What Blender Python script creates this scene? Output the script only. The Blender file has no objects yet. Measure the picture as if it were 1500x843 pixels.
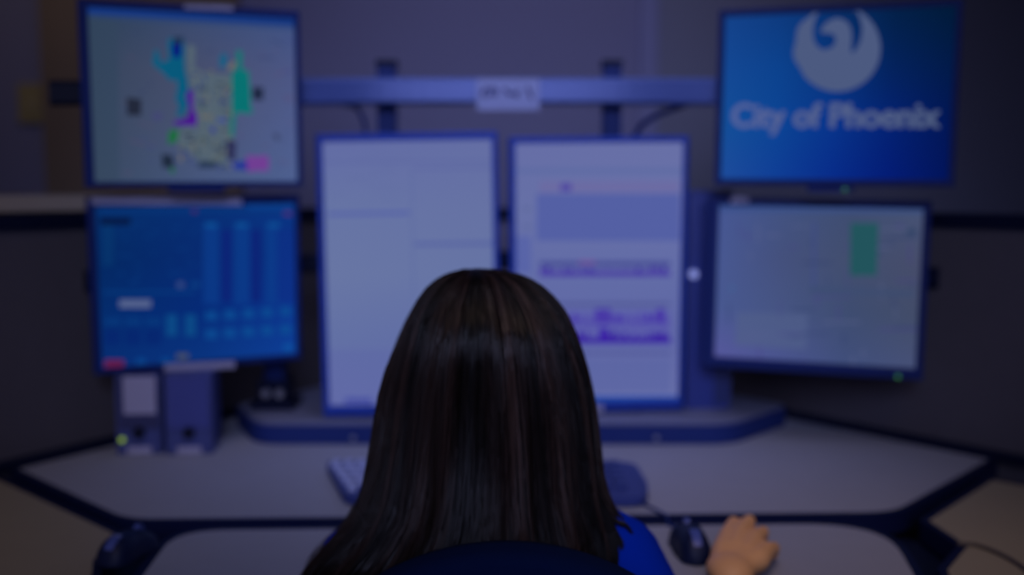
import bpy, bmesh, math, random
from mathutils import Vector, Matrix, noise

# ------------------------------------------------------------------ camera, lights, exposure
scene = bpy.context.scene
COL = scene.collection
FPX, CAMZ = 1540.0, 1.28
PITCH = math.atan(146.0 / FPX)

cam_d = bpy.data.cameras.new('camera'); cam = bpy.data.objects.new('camera', cam_d); COL.objects.link(cam)
cam.location = (0, 0, CAMZ); cam.rotation_euler = (math.pi / 2 - PITCH, 0, 0)
cam_d.sensor_width = 36.0; cam_d.lens = FPX / 1500 * 36.0; cam_d.clip_start = .02
cam_d.dof.use_dof = True; cam_d.dof.focus_distance = 0.96; cam_d.dof.aperture_fstop = cam_d.lens / 19
scene.camera = cam

scene.view_settings.view_transform = 'Standard'; scene.view_settings.look = 'None'
scene.view_settings.exposure = 0.0; scene.view_settings.gamma = 1.0
scene.view_settings.use_curve_mapping = False
scene.cycles.use_denoising = True
scene.cycles.max_bounces = 6

w = bpy.data.worlds.new('world'); scene.world = w; w.use_nodes = True
w.node_tree.nodes['Background'].inputs[0].default_value = (.42, .40, .66, 1)
w.node_tree.nodes['Background'].inputs[1].default_value = .12

def spot(name, loc, target, power, color, size_deg, blend, radius=.15):
    d = bpy.data.lights.new(name, 'SPOT'); d.energy = power; d.color = color
    d.spot_size = math.radians(size_deg); d.spot_blend = blend; d.shadow_soft_size = radius
    o = bpy.data.objects.new(name, d); COL.objects.link(o); o.location = loc
    o.rotation_euler = (Vector(target) - Vector(loc)).to_track_quat('-Z', 'Y').to_euler()
    return o
# added unseen spots: cool fill over the console, weak warm fill at the sides
spot('added_console_key', (0.0, -.5, 2.35), (0.0, 2.1, 1.3), 80, (.52, .60, 1.0), 44, 1.0, .30)
spot('added_rear_fill', (0.0, 1.75, 2.5), (0.0, 2.40, 1.0), 20, (.66, .66, 1.0), 72, 1.0, .25)  # added to lift the shaded partition behind the monitors
spot('added_console_fill', (0.05, 0.95, 2.5), (0.05, 1.8, .85), 6, (.60, .62, 1.0), 60, 1.0, .25)
spot('added_front_fill', (0.30, .5, 2.5), (.30, 1.40, .78), 21, (1.0, .72, .56), 38, 1.0, .2)  # added to warm and brighten the hand
spot('added_wall_fill', (0.0, 2.0, 2.55), (0.0, 3.3, 2.0), 15, (.74, .68, 1.0), 105, 1.0, .2)
spot('added_left_warm_fill', (-.85, .4, 2.4), (-.9, 1.6, .80), 12, (1.0, .74, .42), 50, 1.0, .25)
spot('added_right_warm_fill', (.85, .4, 2.4), (.92, 1.6, .78), 7, (1.0, .74, .42), 48, 1.0, .25)
spot('added_corner_fill', (-1.35, 2.5, 2.5), (-1.6, 3.3, 1.5), 3.2, (1.0, .78, .64), 90, 1.0, .15)  # added warm fill for the dark left corner
# added unseen soft area fill behind the camera, below ceiling height
ad = bpy.data.lights.new('added_room_fill', 'AREA'); ad.shape = 'RECTANGLE'; ad.size = 2.2; ad.size_y = .7; ad.energy = 1.8; ad.color = (.50, .55, 1.0); ad.spread = math.radians(45)
ao = bpy.data.objects.new('added_room_fill', ad); COL.objects.link(ao); ao.location = (0, -1.25, 1.95)
ao.rotation_euler = (Vector((0, 2.3, 1.0)) - ao.location).to_track_quat('-Z', 'Y').to_euler()

# ------------------------------------------------------------------ helpers
def lin(c): return tuple(((v / 255) / 12.92 if v / 255 <= .04045 else ((v / 255 + .055) / 1.055) ** 2.4) for v in c)
CP, SP = math.cos(PITCH), math.sin(PITCH)
CAM = Vector((0, 0, CAMZ))
def ray(px, py): return Vector(((px - 750) / FPX, CP + SP * (421.5 - py) / FPX, -SP + CP * (421.5 - py) / FPX))
def at_y(px, py, Y): d = ray(px, py); return CAM + d * (Y / d.y)
def at_z(px, py, z): d = ray(px, py); return CAM + d * ((z - CAMZ) / d.z)

def mat(name, col, rough=.6, metal=0.0, spec=.5, bump=0.0, bscale=200.0, var=0.0, vscale=8.0, emit=None, estr=1.0, coat=0.0):
    m = bpy.data.materials.new(name); m.use_nodes = True; nt = m.node_tree; b = nt.nodes['Principled BSDF']
    b.inputs['Base Color'].default_value = (*col, 1); b.inputs['Roughness'].default_value = rough
    b.inputs['Metallic'].default_value = metal; b.inputs['Specular IOR Level'].default_value = spec
    b.inputs['Coat Weight'].default_value = coat
    if emit: b.inputs['Emission Color'].default_value = (*emit, 1); b.inputs['Emission Strength'].default_value = estr
    tc = nt.nodes.new('ShaderNodeTexCoord')
    if var > 0:
        n = nt.nodes.new('ShaderNodeTexNoise'); n.inputs['Scale'].default_value = vscale; n.inputs['Detail'].default_value = 4
        nt.links.new(tc.outputs['Object'], n.inputs['Vector'])
        r = nt.nodes.new('ShaderNodeMapRange'); r.inputs[3].default_value = 1 - var; r.inputs[4].default_value = 1 + var
        nt.links.new(n.outputs['Fac'], r.inputs[0])
        mx = nt.nodes.new('ShaderNodeVectorMath'); mx.operation = 'SCALE'; mx.inputs[0].default_value = col
        nt.links.new(r.outputs[0], mx.inputs['Scale']); nt.links.new(mx.outputs[0], b.inputs['Base Color'])
    if bump > 0:
        n2 = nt.nodes.new('ShaderNodeTexNoise'); n2.inputs['Scale'].default_value = bscale; n2.inputs['Detail'].default_value = 3
        nt.links.new(tc.outputs['Object'], n2.inputs['Vector'])
        bp = nt.nodes.new('ShaderNodeBump'); bp.inputs['Strength'].default_value = bump; bp.inputs['Distance'].default_value = .002
        nt.links.new(n2.outputs['Fac'], bp.inputs['Height']); nt.links.new(bp.outputs[0], b.inputs['Normal'])
    return m
def glow_mat(name):
    m = bpy.data.materials.new(name); m.use_nodes = True; nt = m.node_tree; nt.nodes.clear()
    a = nt.nodes.new('ShaderNodeAttribute'); a.attribute_name = 'glow'
    e = nt.nodes.new('ShaderNodeEmission'); o = nt.nodes.new('ShaderNodeOutputMaterial')
    nt.links.new(a.outputs['Color'], e.inputs[0]); nt.links.new(e.outputs[0], o.inputs[0]); return m

M = {}
M['wall'] = mat('painted_wall', (.27, .27, .46), .9, var=.06, vscale=1.5)
M['wall_side'] = mat('side_wall_paint', (.22, .20, .22), .9, var=.06, vscale=2)
M['floor'] = mat('dark_carpet', (.02, .02, .03), .95, bump=.4, bscale=300, var=.2)
M['ceiling'] = mat('ceiling_tile', (.35, .35, .42), .9)
M['wood'] = mat('brown_door_wood', (.27, .20, .155), .6, var=.15, vscale=3)
M['panel'] = mat('grey_panel_fabric', (.098, .086, .108), .95, bump=.5, bscale=500, var=.08, vscale=30)
M['trim'] = mat('black_trim', (.006, .009, .035), .5, spec=.12)
M['ledge'] = mat('beige_laminate_ledge', (.55, .46, .38), .5)
M['top'] = mat('grey_blue_laminate', (.345, .35, .44), .6, spec=.3, var=.05, vscale=25, bump=.08, bscale=300)
M['wing'] = mat('beige_laminate', (.33, .28, .21), .55, var=.05, vscale=25)
M['edge'] = mat('black_edge_band', (.006, .010, .052), .5, spec=.12)
M['plat'] = mat('platform_side', (.018, .036, .19), .6, spec=.15)
M['plattop'] = mat('platform_top', (.20, .21, .33), .6)
M['bez_c'] = mat('black_bezel_blue_haze', (.030, .072, .44), .55, spec=.12)  # blue haze, strongest at the centre, put into these black bezel colours
M['bez'] = mat('black_bezel_haze', (.016, .030, .16), .55, spec=.12)
M['bezL'] = mat('black_bezel_navy_haze', (.012, .028, .17), .55, spec=.12)
M['shell'] = mat('rear_plastic', (.012, .016, .05), .6, spec=.2)
M['rail'] = mat('metal_blue_haze', (.08, .125, .40), .38, .15, var=.05)  # blue haze over the rail put into the metal's colour
M['post'] = mat('dark_blue_metal', (.012, .030, .18), .5, spec=.15)
M['black'] = mat('black_plastic', (.008, .010, .030), .5, spec=.15)
M['navy'] = mat('navy_plastic', (.05, .065, .24), .5)
M['grille'] = mat('speaker_cloth', (.07, .085, .33), .9, bump=.6, bscale=900)
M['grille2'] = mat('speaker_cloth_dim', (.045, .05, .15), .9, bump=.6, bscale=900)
M['paper'] = mat('white_paper', (.40, .38, .55), .9)
M['paper2'] = mat('rail_paper', (.35, .39, .68), .9)
M['key'] = mat('dark_key', (.035, .055, .24), .5, spec=.25)
M['keyw'] = mat('silver_key', (.42, .46, .75), .45)
M['kb'] = mat('keyboard_body', (.04, .06, .26), .5, spec=.25)
M['mouse'] = mat('mouse_plastic', (.006, .011, .05), .5, spec=.25)
M['mousel'] = mat('mouse_silver_highlight', (.07, .10, .36), .4)
M['skin'] = mat('skin', (.86, .44, .19), .5, var=.05, vscale=40)
M['shirt'] = mat('royal_blue_knit', (.001, .03, .50), .9, spec=.05, bump=.3, bscale=500)
M['pants'] = mat('dark_trousers', (.02, .02, .04), .85)
M['shoe'] = mat('black_shoe', (.01, .01, .01), .4)
M['eye'] = mat('eye_white', (.6, .6, .6), .2)
M['iris'] = mat('brown_iris', (.05, .02, .01), .2)
M['lip'] = mat('lips', (.60, .24, .17), .5)
M['chair'] = mat('navy_chair_fabric', (.002, .010, .060), .95, spec=.1, bump=.4, bscale=600)
M['chrome'] = mat('grey_metal', (.4, .4, .45), .3, .9)
M['glow'] = glow_mat('screen_picture')
M['led_w'] = mat('white_power_light', (.3, .3, .5), .3, emit=lin((120, 130, 190)), estr=1.0)
M['led_g'] = mat('green_power_light', (.1, .3, .1), .3, emit=lin((50, 110, 50)), estr=1.0)
M['led_y'] = mat('yellow_green_light', (.2, .3, .05), .3, emit=lin((130, 160, 15)), estr=.9)
M['ink'] = mat('dark_ink', (.03, .04, .20), .8)

def link(name, me, m, parent=None, loc=None):
    o = bpy.data.objects.new(name, me); COL.objects.link(o)
    if m is not None and not me.materials: me.materials.append(m)
    if parent: o.parent = parent
    if loc is not None: o.location = loc
    return o
def fin(name, bm, m, parent=None, loc=None, smooth=False, bevel=0, seg=2):
    if bevel > 0:
        es = [e for e in bm.edges if len(e.link_faces) == 2 and e.calc_face_angle(0) > .6]
        bmesh.ops.bevel(bm, geom=es, offset=bevel, segments=seg, affect='EDGES', profile=.5)
    bmesh.ops.recalc_face_normals(bm, faces=bm.faces)
    me = bpy.data.meshes.new(name); bm.to_mesh(me); bm.free()
    if smooth or bevel > 0:
        for p in me.polygons: p.use_smooth = True
        if not smooth: me.set_sharp_from_angle(angle=.7)
    return link(name, me, m, parent, loc)
def tag(o, label, cat, group=None):
    o['label'] = label; o['category'] = cat
    if group: o['group'] = group
    return o
def empty(name, loc, label, cat, group=None, rot=None):
    o = bpy.data.objects.new(name, None); COL.objects.link(o); o.location = loc; o.empty_display_size = .05
    if rot is not None: o.rotation_euler = rot
    return tag(o, label, cat, group)
def box(bm, a, b, mtx=None):
    vs = [bm.verts.new(Vector((x, y, z)) if mtx is None else mtx @ Vector((x, y, z))) for z in (a[2], b[2]) for y in (a[1], b[1]) for x in (a[0], b[0])]
    for f in ((0, 2, 3, 1), (4, 5, 7, 6), (0, 1, 5, 4), (2, 6, 7, 3), (0, 4, 6, 2), (1, 3, 7, 5)):
        bm.faces.new([vs[i] for i in f])
def bx(a, b, mtx=None): bm = bmesh.new(); box(bm, a, b, mtx); return bm
def prism(pts, z0, z1, bm=None):
    bm = bm or bmesh.new()
    lo = [bm.verts.new((p[0], p[1], z0)) for p in pts]; hi = [bm.verts.new((p[0], p[1], z1)) for p in pts]
    bm.faces.new(lo[::-1]); bm.faces.new(hi); n = len(pts)
    for i in range(n): bm.faces.new((lo[i], lo[(i + 1) % n], hi[(i + 1) % n], hi[i]))
    return bm
def tube(pts, r, bm=None, n=10, caps=True):
    bm = bm or bmesh.new(); pts = [Vector(p) for p in pts]; rings = []
    for i, p in enumerate(pts):
        t = (pts[min(i + 1, len(pts) - 1)] - pts[max(i - 1, 0)]).normalized()
        a = t.cross(Vector((0, 0, 1))); a = a if a.length > .05 else t.cross(Vector((0, 1, 0))); a.normalize(); b = t.cross(a)
        rr = r[i] if isinstance(r, (list, tuple)) else r
        rings.append([bm.verts.new(p + (a * math.cos(2 * math.pi * k / n) + b * math.sin(2 * math.pi * k / n)) * rr) for k in range(n)])
    for i in range(len(rings) - 1):
        for k in range(n): bm.faces.new((rings[i][k], rings[i][(k + 1) % n], rings[i + 1][(k + 1) % n], rings[i + 1][k]))
    if caps: bm.faces.new(rings[0][::-1]); bm.faces.new(rings[-1])
    return bm
def ball(bm, c, r, sub=3):
    r = r if isinstance(r, (list, tuple)) else (r, r, r)
    bmesh.ops.create_icosphere(bm, subdivisions=sub, radius=1, matrix=Matrix.Translation(c) @ Matrix.Diagonal((*r, 1)))
def smooth_path(pts, k=8):
    pts = [Vector(p) for p in pts]; out = []
    P = [pts[0] * 2 - pts[1]] + pts + [pts[-1] * 2 - pts[-2]]
    for i in range(1, len(P) - 2):
        for j in range(k):
            t = j / k; a, b, c, d = P[i - 1:i + 3]
            out.append(.5 * ((2 * b) + (c - a) * t + (2 * a - 5 * b + 4 * c - d) * t * t + (3 * b - a - 3 * c + d) * t ** 3))
    return out + [pts[-1]]
def rounded(pts, radii, seg=6):
    out = []; n = len(pts)
    for i, p in enumerate(pts):
        p = Vector(p[:2]); a = Vector(pts[i - 1][:2]); b = Vector(pts[(i + 1) % n][:2]); r = radii[i]
        if r <= 0: out.append(p); continue
        u = (a - p).normalized() * r; v = (b - p).normalized() * r
        for k in range(seg + 1):
            t = k / seg; out.append((p + u) * (1 - t) ** 2 + p * 2 * t * (1 - t) + (p + v) * t * t)
    return out
def inset(pts, d):
    out = []; n = len(pts); P = [Vector(p[:2]) for p in pts]
    area = sum(P[i].x * P[(i + 1) % n].y - P[(i + 1) % n].x * P[i].y for i in range(n)); s = 1 if area > 0 else -1
    for i in range(n):
        e1 = (P[i] - P[i - 1]).normalized(); e2 = (P[(i + 1) % n] - P[i]).normalized()
        n1 = Vector((-e1.y, e1.x)) * s; n2 = Vector((-e2.y, e2.x)) * s
        m = (n1 + n2); m = m.normalized() if m.length > 1e-6 else n1
        out.append(P[i] + m * d / max(.4, m.dot(n1)))
    return out
def struct(name, bm, m):
    o = fin(name, bm, m); o['kind'] = 'structure'; return o

# ------------------------------------------------------------------ room shell
X0, X1, Y0, Y1, ZC = -2.4, 2.4, -1.6, 3.3, 2.6
struct('floor', bx((X0, Y0, -.05), (X1, Y1, 0)), M['floor'])
struct('ceiling', bx((X0, Y0, ZC), (X1, Y1, ZC + .05)), M['ceiling'])
struct('wall_back', bx((X0, Y1, 0), (X1, Y1 + .08, ZC)), M['wall'])
struct('wall_left', bx((X0 - .08, Y0, 0), (X0, Y1, ZC)), M['wall_side'])
struct('wall_right', bx((X1, Y0, 0), (X1 + .08, Y1, ZC)), M['wall_side'])
xs = at_y(936, 50, Y1).x
struct('trim_1', bx((xs, Y1 - .035, 0), (xs + .055, Y1, ZC)), mat('pale_wall_strip', (.30, .31, .56), .8))
struct('trim_2', bx((xs + .055, Y1 - .012, 0), (X1, Y1, ZC)), mat('grey_wall_board', (.27, .28, .40), .9))
xd = at_y(68, 50, Y1).x
d1 = struct('door_1', bx((xd, Y1 - .05, 0), (xd + .60, Y1, 2.5)), M['wood'])
b = bmesh.new()
for (ax, bx_) in ((.05, .28), (.32, .55)):
    for (az, bz) in ((.2, 1.1), (1.2, 2.35)): box(b, (xd + ax, Y1 - .062, az), (xd + bx_, Y1 - .05, bz))
o = fin('door_panel', b, M['wood'], d1, bevel=.006)
p = at_y(50, 152, Y1)
sw = empty('light_switch', (p.x, Y1 - .012, p.z - .06), 'small cream light switch plate on the wall beside the brown door', 'light switch')
fin('switch_plate', bx((-.045, 0, 0), (.045, .012, .12)), mat('cream_plastic', (.42, .34, .16), .5), sw, bevel=.003)
fin('rocker', bx((-.015, -.006, .035), (.015, .0, .085)), mat('cream_rocker', (.46, .38, .2), .5), sw, bevel=.002)

# ------------------------------------------------------------------ cubicle partitions
DZ = .78
def partition(a, b, label, m=None):
    a = Vector((a[0], a[1], 0)); b = Vector((b[0], b[1], 0)); L = (b - a).length
    r = empty('partition_panel', a, label, 'partition', rot=(0, 0, math.atan2(b.y - a.y, b.x - a.x)))
    fin('fabric_panel', bx((0, 0, .06), (L, .05, 1.205)), m or M['panel'], r)
    fin('top_cap', bx((-.0, -.008, 1.205), (L, .058, 1.232)), M['trim'], r, bevel=.004)
    fin('bottom_rail', bx((0, -.004, 0), (L, .054, .06)), M['trim'], r)
    fin('worktop_seal', bx((0, -.022, DZ + .0015), (L, 0, DZ + .016)), M['trim'], r, bevel=.003)
    return r
pL0, pL1 = Vector((-1.36, 1.115)), Vector((-.452, 2.56))
pR0, pR1 = Vector((.412, 2.51)), Vector((1.33, 1.385))
partition(pL0, pL1, 'dark grey fabric partition behind the two left monitors and the speakers')
partition(pL1 + Vector((.004, .01)), pR0 + Vector((-.004, .01)), 'short grey partition behind the two upright monitors and the monitor mount', mat('panel_fabric_painted_light', (.30, .29, .46), .95, bump=.5, bscale=500))  # same fabric, colour lightened to stand in for light blocked by the monitors
partition(pR0, pR1, 'dark grey fabric partition running behind the right monitors to the right edge')
# pale ledge standing behind the left partition
dv = (pL1 - pL0).normalized(); nv = Vector((-dv.y, dv.x))
r = empty('counter_ledge', (pL0.x + nv.x * .07, pL0.y + nv.y * .07, 0), 'pale beige counter ledge showing above the left partition', 'counter', rot=(0, 0, math.atan2(dv.y, dv.x)))
fin('counter_top', bx((0, 0, 1.236), (1.25, .45, 1.266)), M['ledge'], r, bevel=.004)
fin('counter_body', bx((.02, .03, 0), (1.23, .43, 1.236)), mat('brown_counter_front', (.22, .17, .15), .7), r)

# ------------------------------------------------------------------ worktops
def worktop(name, pts, z, th, label, m, legs, band=.012):
    r = empty(name, (legs[0][0], legs[0][1], 0), label, 'desk'); off = Vector((-legs[0][0], -legs[0][1]))
    P = [Vector(p[:2]) + off for p in pts]
    fin('surface', prism(inset(P, band), z - th, z), m, r)
    bm = bmesh.new(); Q = inset(P, band); n = len(P)
    rings = [[bm.verts.new((p.x, p.y, zz)) for p in S] for S, zz in ((Q, z + .0006), (P, z + .0006), (P, z - th - .003), (Q, z - th - .003))]
    for k in range(4):
        A, B = rings[k], rings[(k + 1) % 4]
        for i in range(n): bm.faces.new((A[i], A[(i + 1) % n], B[(i + 1) % n], B[i]))
    fin('edge_band', bm, M['edge'], r)
    for (lx, ly) in legs:
        bm = bx((lx + off.x - .025, ly + off.y - .025, .0), (lx + off.x + .025, ly + off.y + .025, z - th - .003))
        box(bm, (lx + off.x - .04, ly + off.y - .06, 0), (lx + off.x + .04, ly + off.y + .06, .02))
        fin('leg', bm, M['trim'], r, bevel=.003)
    return r
g = .02
rear = rounded([(-.898, 1.838), (-.588, 1.540), (.595, 1.575), (.898, 1.905), (.40, 2.505), (-.44, 2.545)], [0, .05, .05, 0, 0, 0])
worktop('rear_worktop', rear, DZ, .03, 'wide grey rear desk surface under the monitors and keyboard', M['top'], [(-.55, 1.9), (.55, 1.9), (.3, 2.38), (-.33, 2.4)])
front = rounded([(-.487, 1.285), (-.505, 1.512), (.572, 1.545), (.527, 1.285)], [.0, .09, .15, .0], 10)
worktop('front_worktop', front, DZ, .03, 'grey front desk surface with rounded corners beside the person\'s hand', M['top'], [(-.42, 1.42), (.46, 1.42)])
e2 = at_z(1373, 834, DZ); a, b2, c2, d2 = at_z(1347, 762, DZ), at_z(1447, 700, DZ), at_z(1500, 714, DZ), at_z(1403, 800, DZ)
rw = [(a.x, a.y), (d2.x, d2.y), (e2.x, e2.y), (.538, 1.25), (1.15, 1.1), (1.30, 1.36), (c2.x + .03, c2.y + .0), (b2.x, b2.y)]
worktop('side_worktop', rw, DZ, .03, 'brown-grey side desk surface in the right corner with a cable across it', M['wing'], [(.95, 1.5), (1.1, 1.25)])
l1, l2, l3 = at_z(6, 701, DZ), at_z(180, 780, DZ), at_z(150, 822, DZ)
lw = [(l1.x - .01, l1.y + .01), (l2.x, l2.y), (l3.x, l3.y), (-.535, 1.33), (-.52, 1.25), (-1.1, .95), (-1.36, 1.07)]
worktop('side_worktop', lw, DZ, .03, 'brown side desk surface in the left corner below the left partition', M['wing'], [(-.95, 1.5), (-1.1, 1.15)])
# black hinge plates in the gaps between the surfaces
for s, pts, side in ((1, [(.50, 1.45), (.60, 1.58), (.66, 1.53), (.70, 1.42), (.60, 1.28), (.54, 1.28)], 'right'), (-1, [(-.47, 1.45), (-.56, 1.56), (-.66, 1.52), (-.63, 1.40), (-.62, 1.25), (-.46, 1.25)], 'left')):
    r = empty('hinge_plate', (pts[0][0], pts[0][1], 0), 'black corner plate filling the gap at the %s end of the front desk' % side, 'bracket')
    P = [(p[0] - pts[0][0], p[1] - pts[0][1]) for p in pts]
    fin('plate', prism(P, .728, .742), M['trim'], r)
    cx_, cy_ = sum(p[0] for p in P) / 6, sum(p[1] for p in P) / 6
    fin('support_leg', tube([(cx_, cy_, 0), (cx_, cy_, .73)], .02), M['trim'], r)

# raised monitor platform
PZ = .824
pp = rounded([(-.585, 2.19), (-.50, 2.015), (.43, 2.015), (.585, 2.19), (.38, 2.44), (-.42, 2.44)], [.02, .05, .05, .02, .02, .02])
pl = empty('monitor_platform', (0, 2.2, DZ + .001), 'low dark blue platform on the desk beneath the upright monitors', 'platform')
P = [p - Vector((0, 2.2)) for p in pp]
fin('base', prism(P, 0, .037), M['plat'], pl, bevel=.004)
fin('top_surface', prism(inset(P, .006), .037, PZ - DZ - .001), M['plattop'], pl, bevel=.002)
for px in (517, 962):
    q = at_y(px, 647, 2.012); fin('screw', tube([(q.x, -.188, .013), (q.x, -.182, .013)], .005), M['chrome'], pl)

# ------------------------------------------------------------------ monitor mount
RZ = 1.473
mt = empty('monitor_mount', (0, 2.2, PZ), 'blue-hazed metal monitor mount with two upright posts and a long curved rail', 'monitor mount')
def rel(p): return Vector((p[0], p[1] - 2.2, p[2] - PZ))
def flat_rail(path, h, t, m, name):
    bm = bmesh.new(); rings = []; n = len(path)
    for i, p in enumerate(path):
        d = (path[min(i + 1, n - 1)] - path[max(i - 1, 0)]); d.z = 0; d.normalize(); nn = Vector((-d.y, d.x, 0))
        c = .006
        prof = [(-t / 2, -h / 2 + c), (-t / 2 + c, -h / 2), (t / 2, -h / 2), (t / 2, h / 2), (-t / 2 + c, h / 2), (-t / 2, h / 2 - c)]
        rings.append([bm.verts.new(rel(p) + nn * a + Vector((0, 0, bb))) for a, bb in prof])
    k = len(rings[0])
    for i in range(n - 1):
        for j in range(k): bm.faces.new((rings[i][j], rings[i][(j + 1) % k], rings[i + 1][(j + 1) % k], rings[i + 1][j]))
    bm.faces.new(rings[0][::-1]); bm.faces.new(rings[-1])
    return fin(name, bm, m, mt)
UPA = [(-.820, 1.885, 1.447), (-.593, 1.985, 1.455), (-.44, 2.05, 1.463)]
UPB = [(-.44, 2.05, 1.463), (-.26, 2.125, 1.472), (-.02, 2.15, 1.474), (.21, 2.13, 1.472), (.42, 2.06, 1.465)]
flat_rail(smooth_path(UPB), .052, .03, M['rail'], 'upper_rail')
UPC = [(.425, 2.058, 1.465), (.605, 2.0, 1.462), (.72, 1.96, 1.46)]
flat_rail([Vector(p) for p in UPA], .044, .026, M['black'], 'rail_arm')
flat_rail([Vector(p) for p in UPC], .044, .026, M['trim'], 'rail_arm')
LOW = [(-.80, 1.97, 1.105), (-.66, 2.09, 1.11), (-.46, 2.21, 1.12), (-.20, 2.245, 1.125), (.20, 2.255, 1.125), (.40, 2.25, 1.12), (.62, 2.15, 1.11), (.82, 2.01, 1.108)]
flat_rail(smooth_path(LOW), .04, .026, M['trim'], 'lower_rail')
for px in (567, 896):
    x = at_y(px, 100, 2.185).x; zt = at_y(px, 98, 2.185).z
    bm = bx((x - .019, -.034, 0), (x + .019, .004, zt - PZ))
    box(bm, (x - .006, -.038, .0), (x + .006, -.034, zt - PZ - .004))
    o = fin('post', bm, M['post'], mt, bevel=.003)
    fin('post_cap', bx((x - .021, -.036, zt - PZ), (x + .021, .006, zt - PZ + .012)), M['trim'], mt, bevel=.003)
    fin('post_foot', bx((x - .06, -.09, 0), (x + .06, .06, .012)), M['trim'], mt, bevel=.003)
x = at_y(405, 600, 2.17).x
fin('post', bx((x - .02, -.045, 0), (x + .02, -.005, .31)), M['post'], mt, bevel=.003)
bm = bx((x - .045, -.075, 0), (x + .045, .02, .014)); box(bm, (x - .03, -.06, .014), (x + .03, .006, .06)); fin('post_foot', bm, M['trim'], mt, bevel=.003)
for dx_ in (-.012, .016): fin('clamp_knob', tube([(x + dx_, -.062, .035), (x + dx_, -.074, .035)], .009), M['chrome'], mt)

# paper note taped on the rail
pn = empty('paper_note', (-.008, 2.128, 1.435), 'small pale paper note with dark marks taped to the middle of the rail', 'note')
fin('paper_sheet', bx((-.0625, -.001, 0), (.0625, 0, .062)), M['paper2'], pn)
bm = bmesh.new()
for (ax, az, bx_, bz, t) in ((-.052, .030, -.043, .046, .006), (-.052, .030, -.040, .026, .005), (-.032, .028, -.036, .040, .006), (-.036, .042, -.026, .043, .006), (-.026, .042, -.024, .027, .006), (-.008, .044, .002, .030, .006), (.002, .030, .010, .034, .005), (.010, .036, .018, .026, .005), (.018, .026, .020, .040, .005), (.038, .046, .048, .022, .006)):
    d = Vector((bx_ - ax, bz - az)).normalized(); n2 = Vector((-d.y, d.x)) * t / 2
    bm.faces.new([bm.verts.new((ax + n2.x, -.0015, az + n2.y)), bm.verts.new((bx_ + n2.x, -.0015, bz + n2.y)), bm.verts.new((bx_ - n2.x, -.0015, bz - n2.y)), bm.verts.new((ax - n2.x, -.0015, az - n2.y))])
fin('dark_marks', bm, M['ink'], pn)

# ------------------------------------------------------------------ monitors
def euler_m(yaw, tilt, roll):
    return Matrix.Rotation(math.radians(yaw), 4, 'Z') @ Matrix.Rotation(math.radians(tilt), 4, 'X') @ Matrix.Rotation(math.radians(roll), 4, 'Y')
class Screen:
    """flat picture on a display: coloured polygons, given in local x, z of the screen centre"""
    def __init__(s, c, ang, w, h):
        s.c = Vector(c); s.R = euler_m(*ang); s.w, s.h = w, h; s.bm = bmesh.new(); s.cl = s.bm.loops.layers.float_color.new('glow'); s.lay = 0
    def loc(s, px, py):
        d = ray(px, py); n = s.R @ Vector((0, 1, 0)); t = (s.c - CAM).dot(n) / d.dot(n)
        q = s.R.to_3x3().transposed() @ (CAM + d * t - s.c); return (max(-s.w / 2, min(s.w / 2, q.x)), max(-s.h / 2, min(s.h / 2, q.z)))
    def base(s, rows, n=12):
        R_, C_ = len(rows) - 1, len(rows[0]) - 1
        def col(u, v):
            x, y = min(u * C_, C_ - 1e-6), min(v * R_, R_ - 1e-6); i, j = int(x), int(y); fx, fy = x - i, y - j
            return tuple(rows[j][i][k] * (1 - fx) * (1 - fy) + rows[j][i + 1][k] * fx * (1 - fy) + rows[j + 1][i][k] * (1 - fx) * fy + rows[j + 1][i + 1][k] * fx * fy for k in range(3))
        s.col = col
        V = [[s.bm.verts.new(((i / n - .5) * s.w, 0, (.5 - j / n) * s.h)) for i in range(n + 1)] for j in range(n + 1)]
        for j in range(n):
            for i in range(n):
                f = s.bm.faces.new((V[j + 1][i], V[j + 1][i + 1], V[j][i + 1], V[j][i]))
                for l, (a, b) in zip(f.loops, ((i, j + 1), (i + 1, j + 1), (i + 1, j), (i, j))): l[s.cl] = (*lin(col(a / n, b / n)), 1)
        s.lay = 1
    def poly(s, pts, c=None, px=True, mix=None, layer=None):
        if layer is None: layer = s.lay; s.lay += .15
        P = [s.loc(*p) for p in pts] if px else pts
        vs = [s.bm.verts.new((x, -.00012 * layer, z)) for x, z in P]
        f = s.bm.faces.new(vs)
        if f.calc_area() < 1e-9: s.bm.faces.remove(f); return
        f.normal_update()
        if f.normal.y > 0: f.normal_flip()
        for l in f.loops:
            u, v = l.vert.co.x / s.w + .5, .5 - l.vert.co.z / s.h
            cc = c if c is not None else s.col(u, v)
            if mix is not None:
                b_ = s.col(u, v); cc = tuple(b_[k] * (1 - mix) + c[k] * mix for k in range(3))
            l[s.cl] = (*lin(cc), 1)
    def rect(s, x0, y0, x1, y1, c, mix=None, slope=0, layer=None): s.poly([(x0, y0), (x1, y0 + slope), (x1, y1 + slope), (x0, y1)], c, mix=mix, layer=layer)
    def line(s, x0, y0, x1, y1, t, c, mix=None, layer=None):
        d = Vector((x1 - x0, y1 - y0)); d.normalize(); n = Vector((-d.y, d.x)) * t / 2
        s.poly([(x0 + n.x, y0 + n.y), (x1 + n.x, y1 + n.y), (x1 - n.x, y1 - n.y), (x0 - n.x, y0 - n.y)], c, mix=mix, layer=layer)
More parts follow.
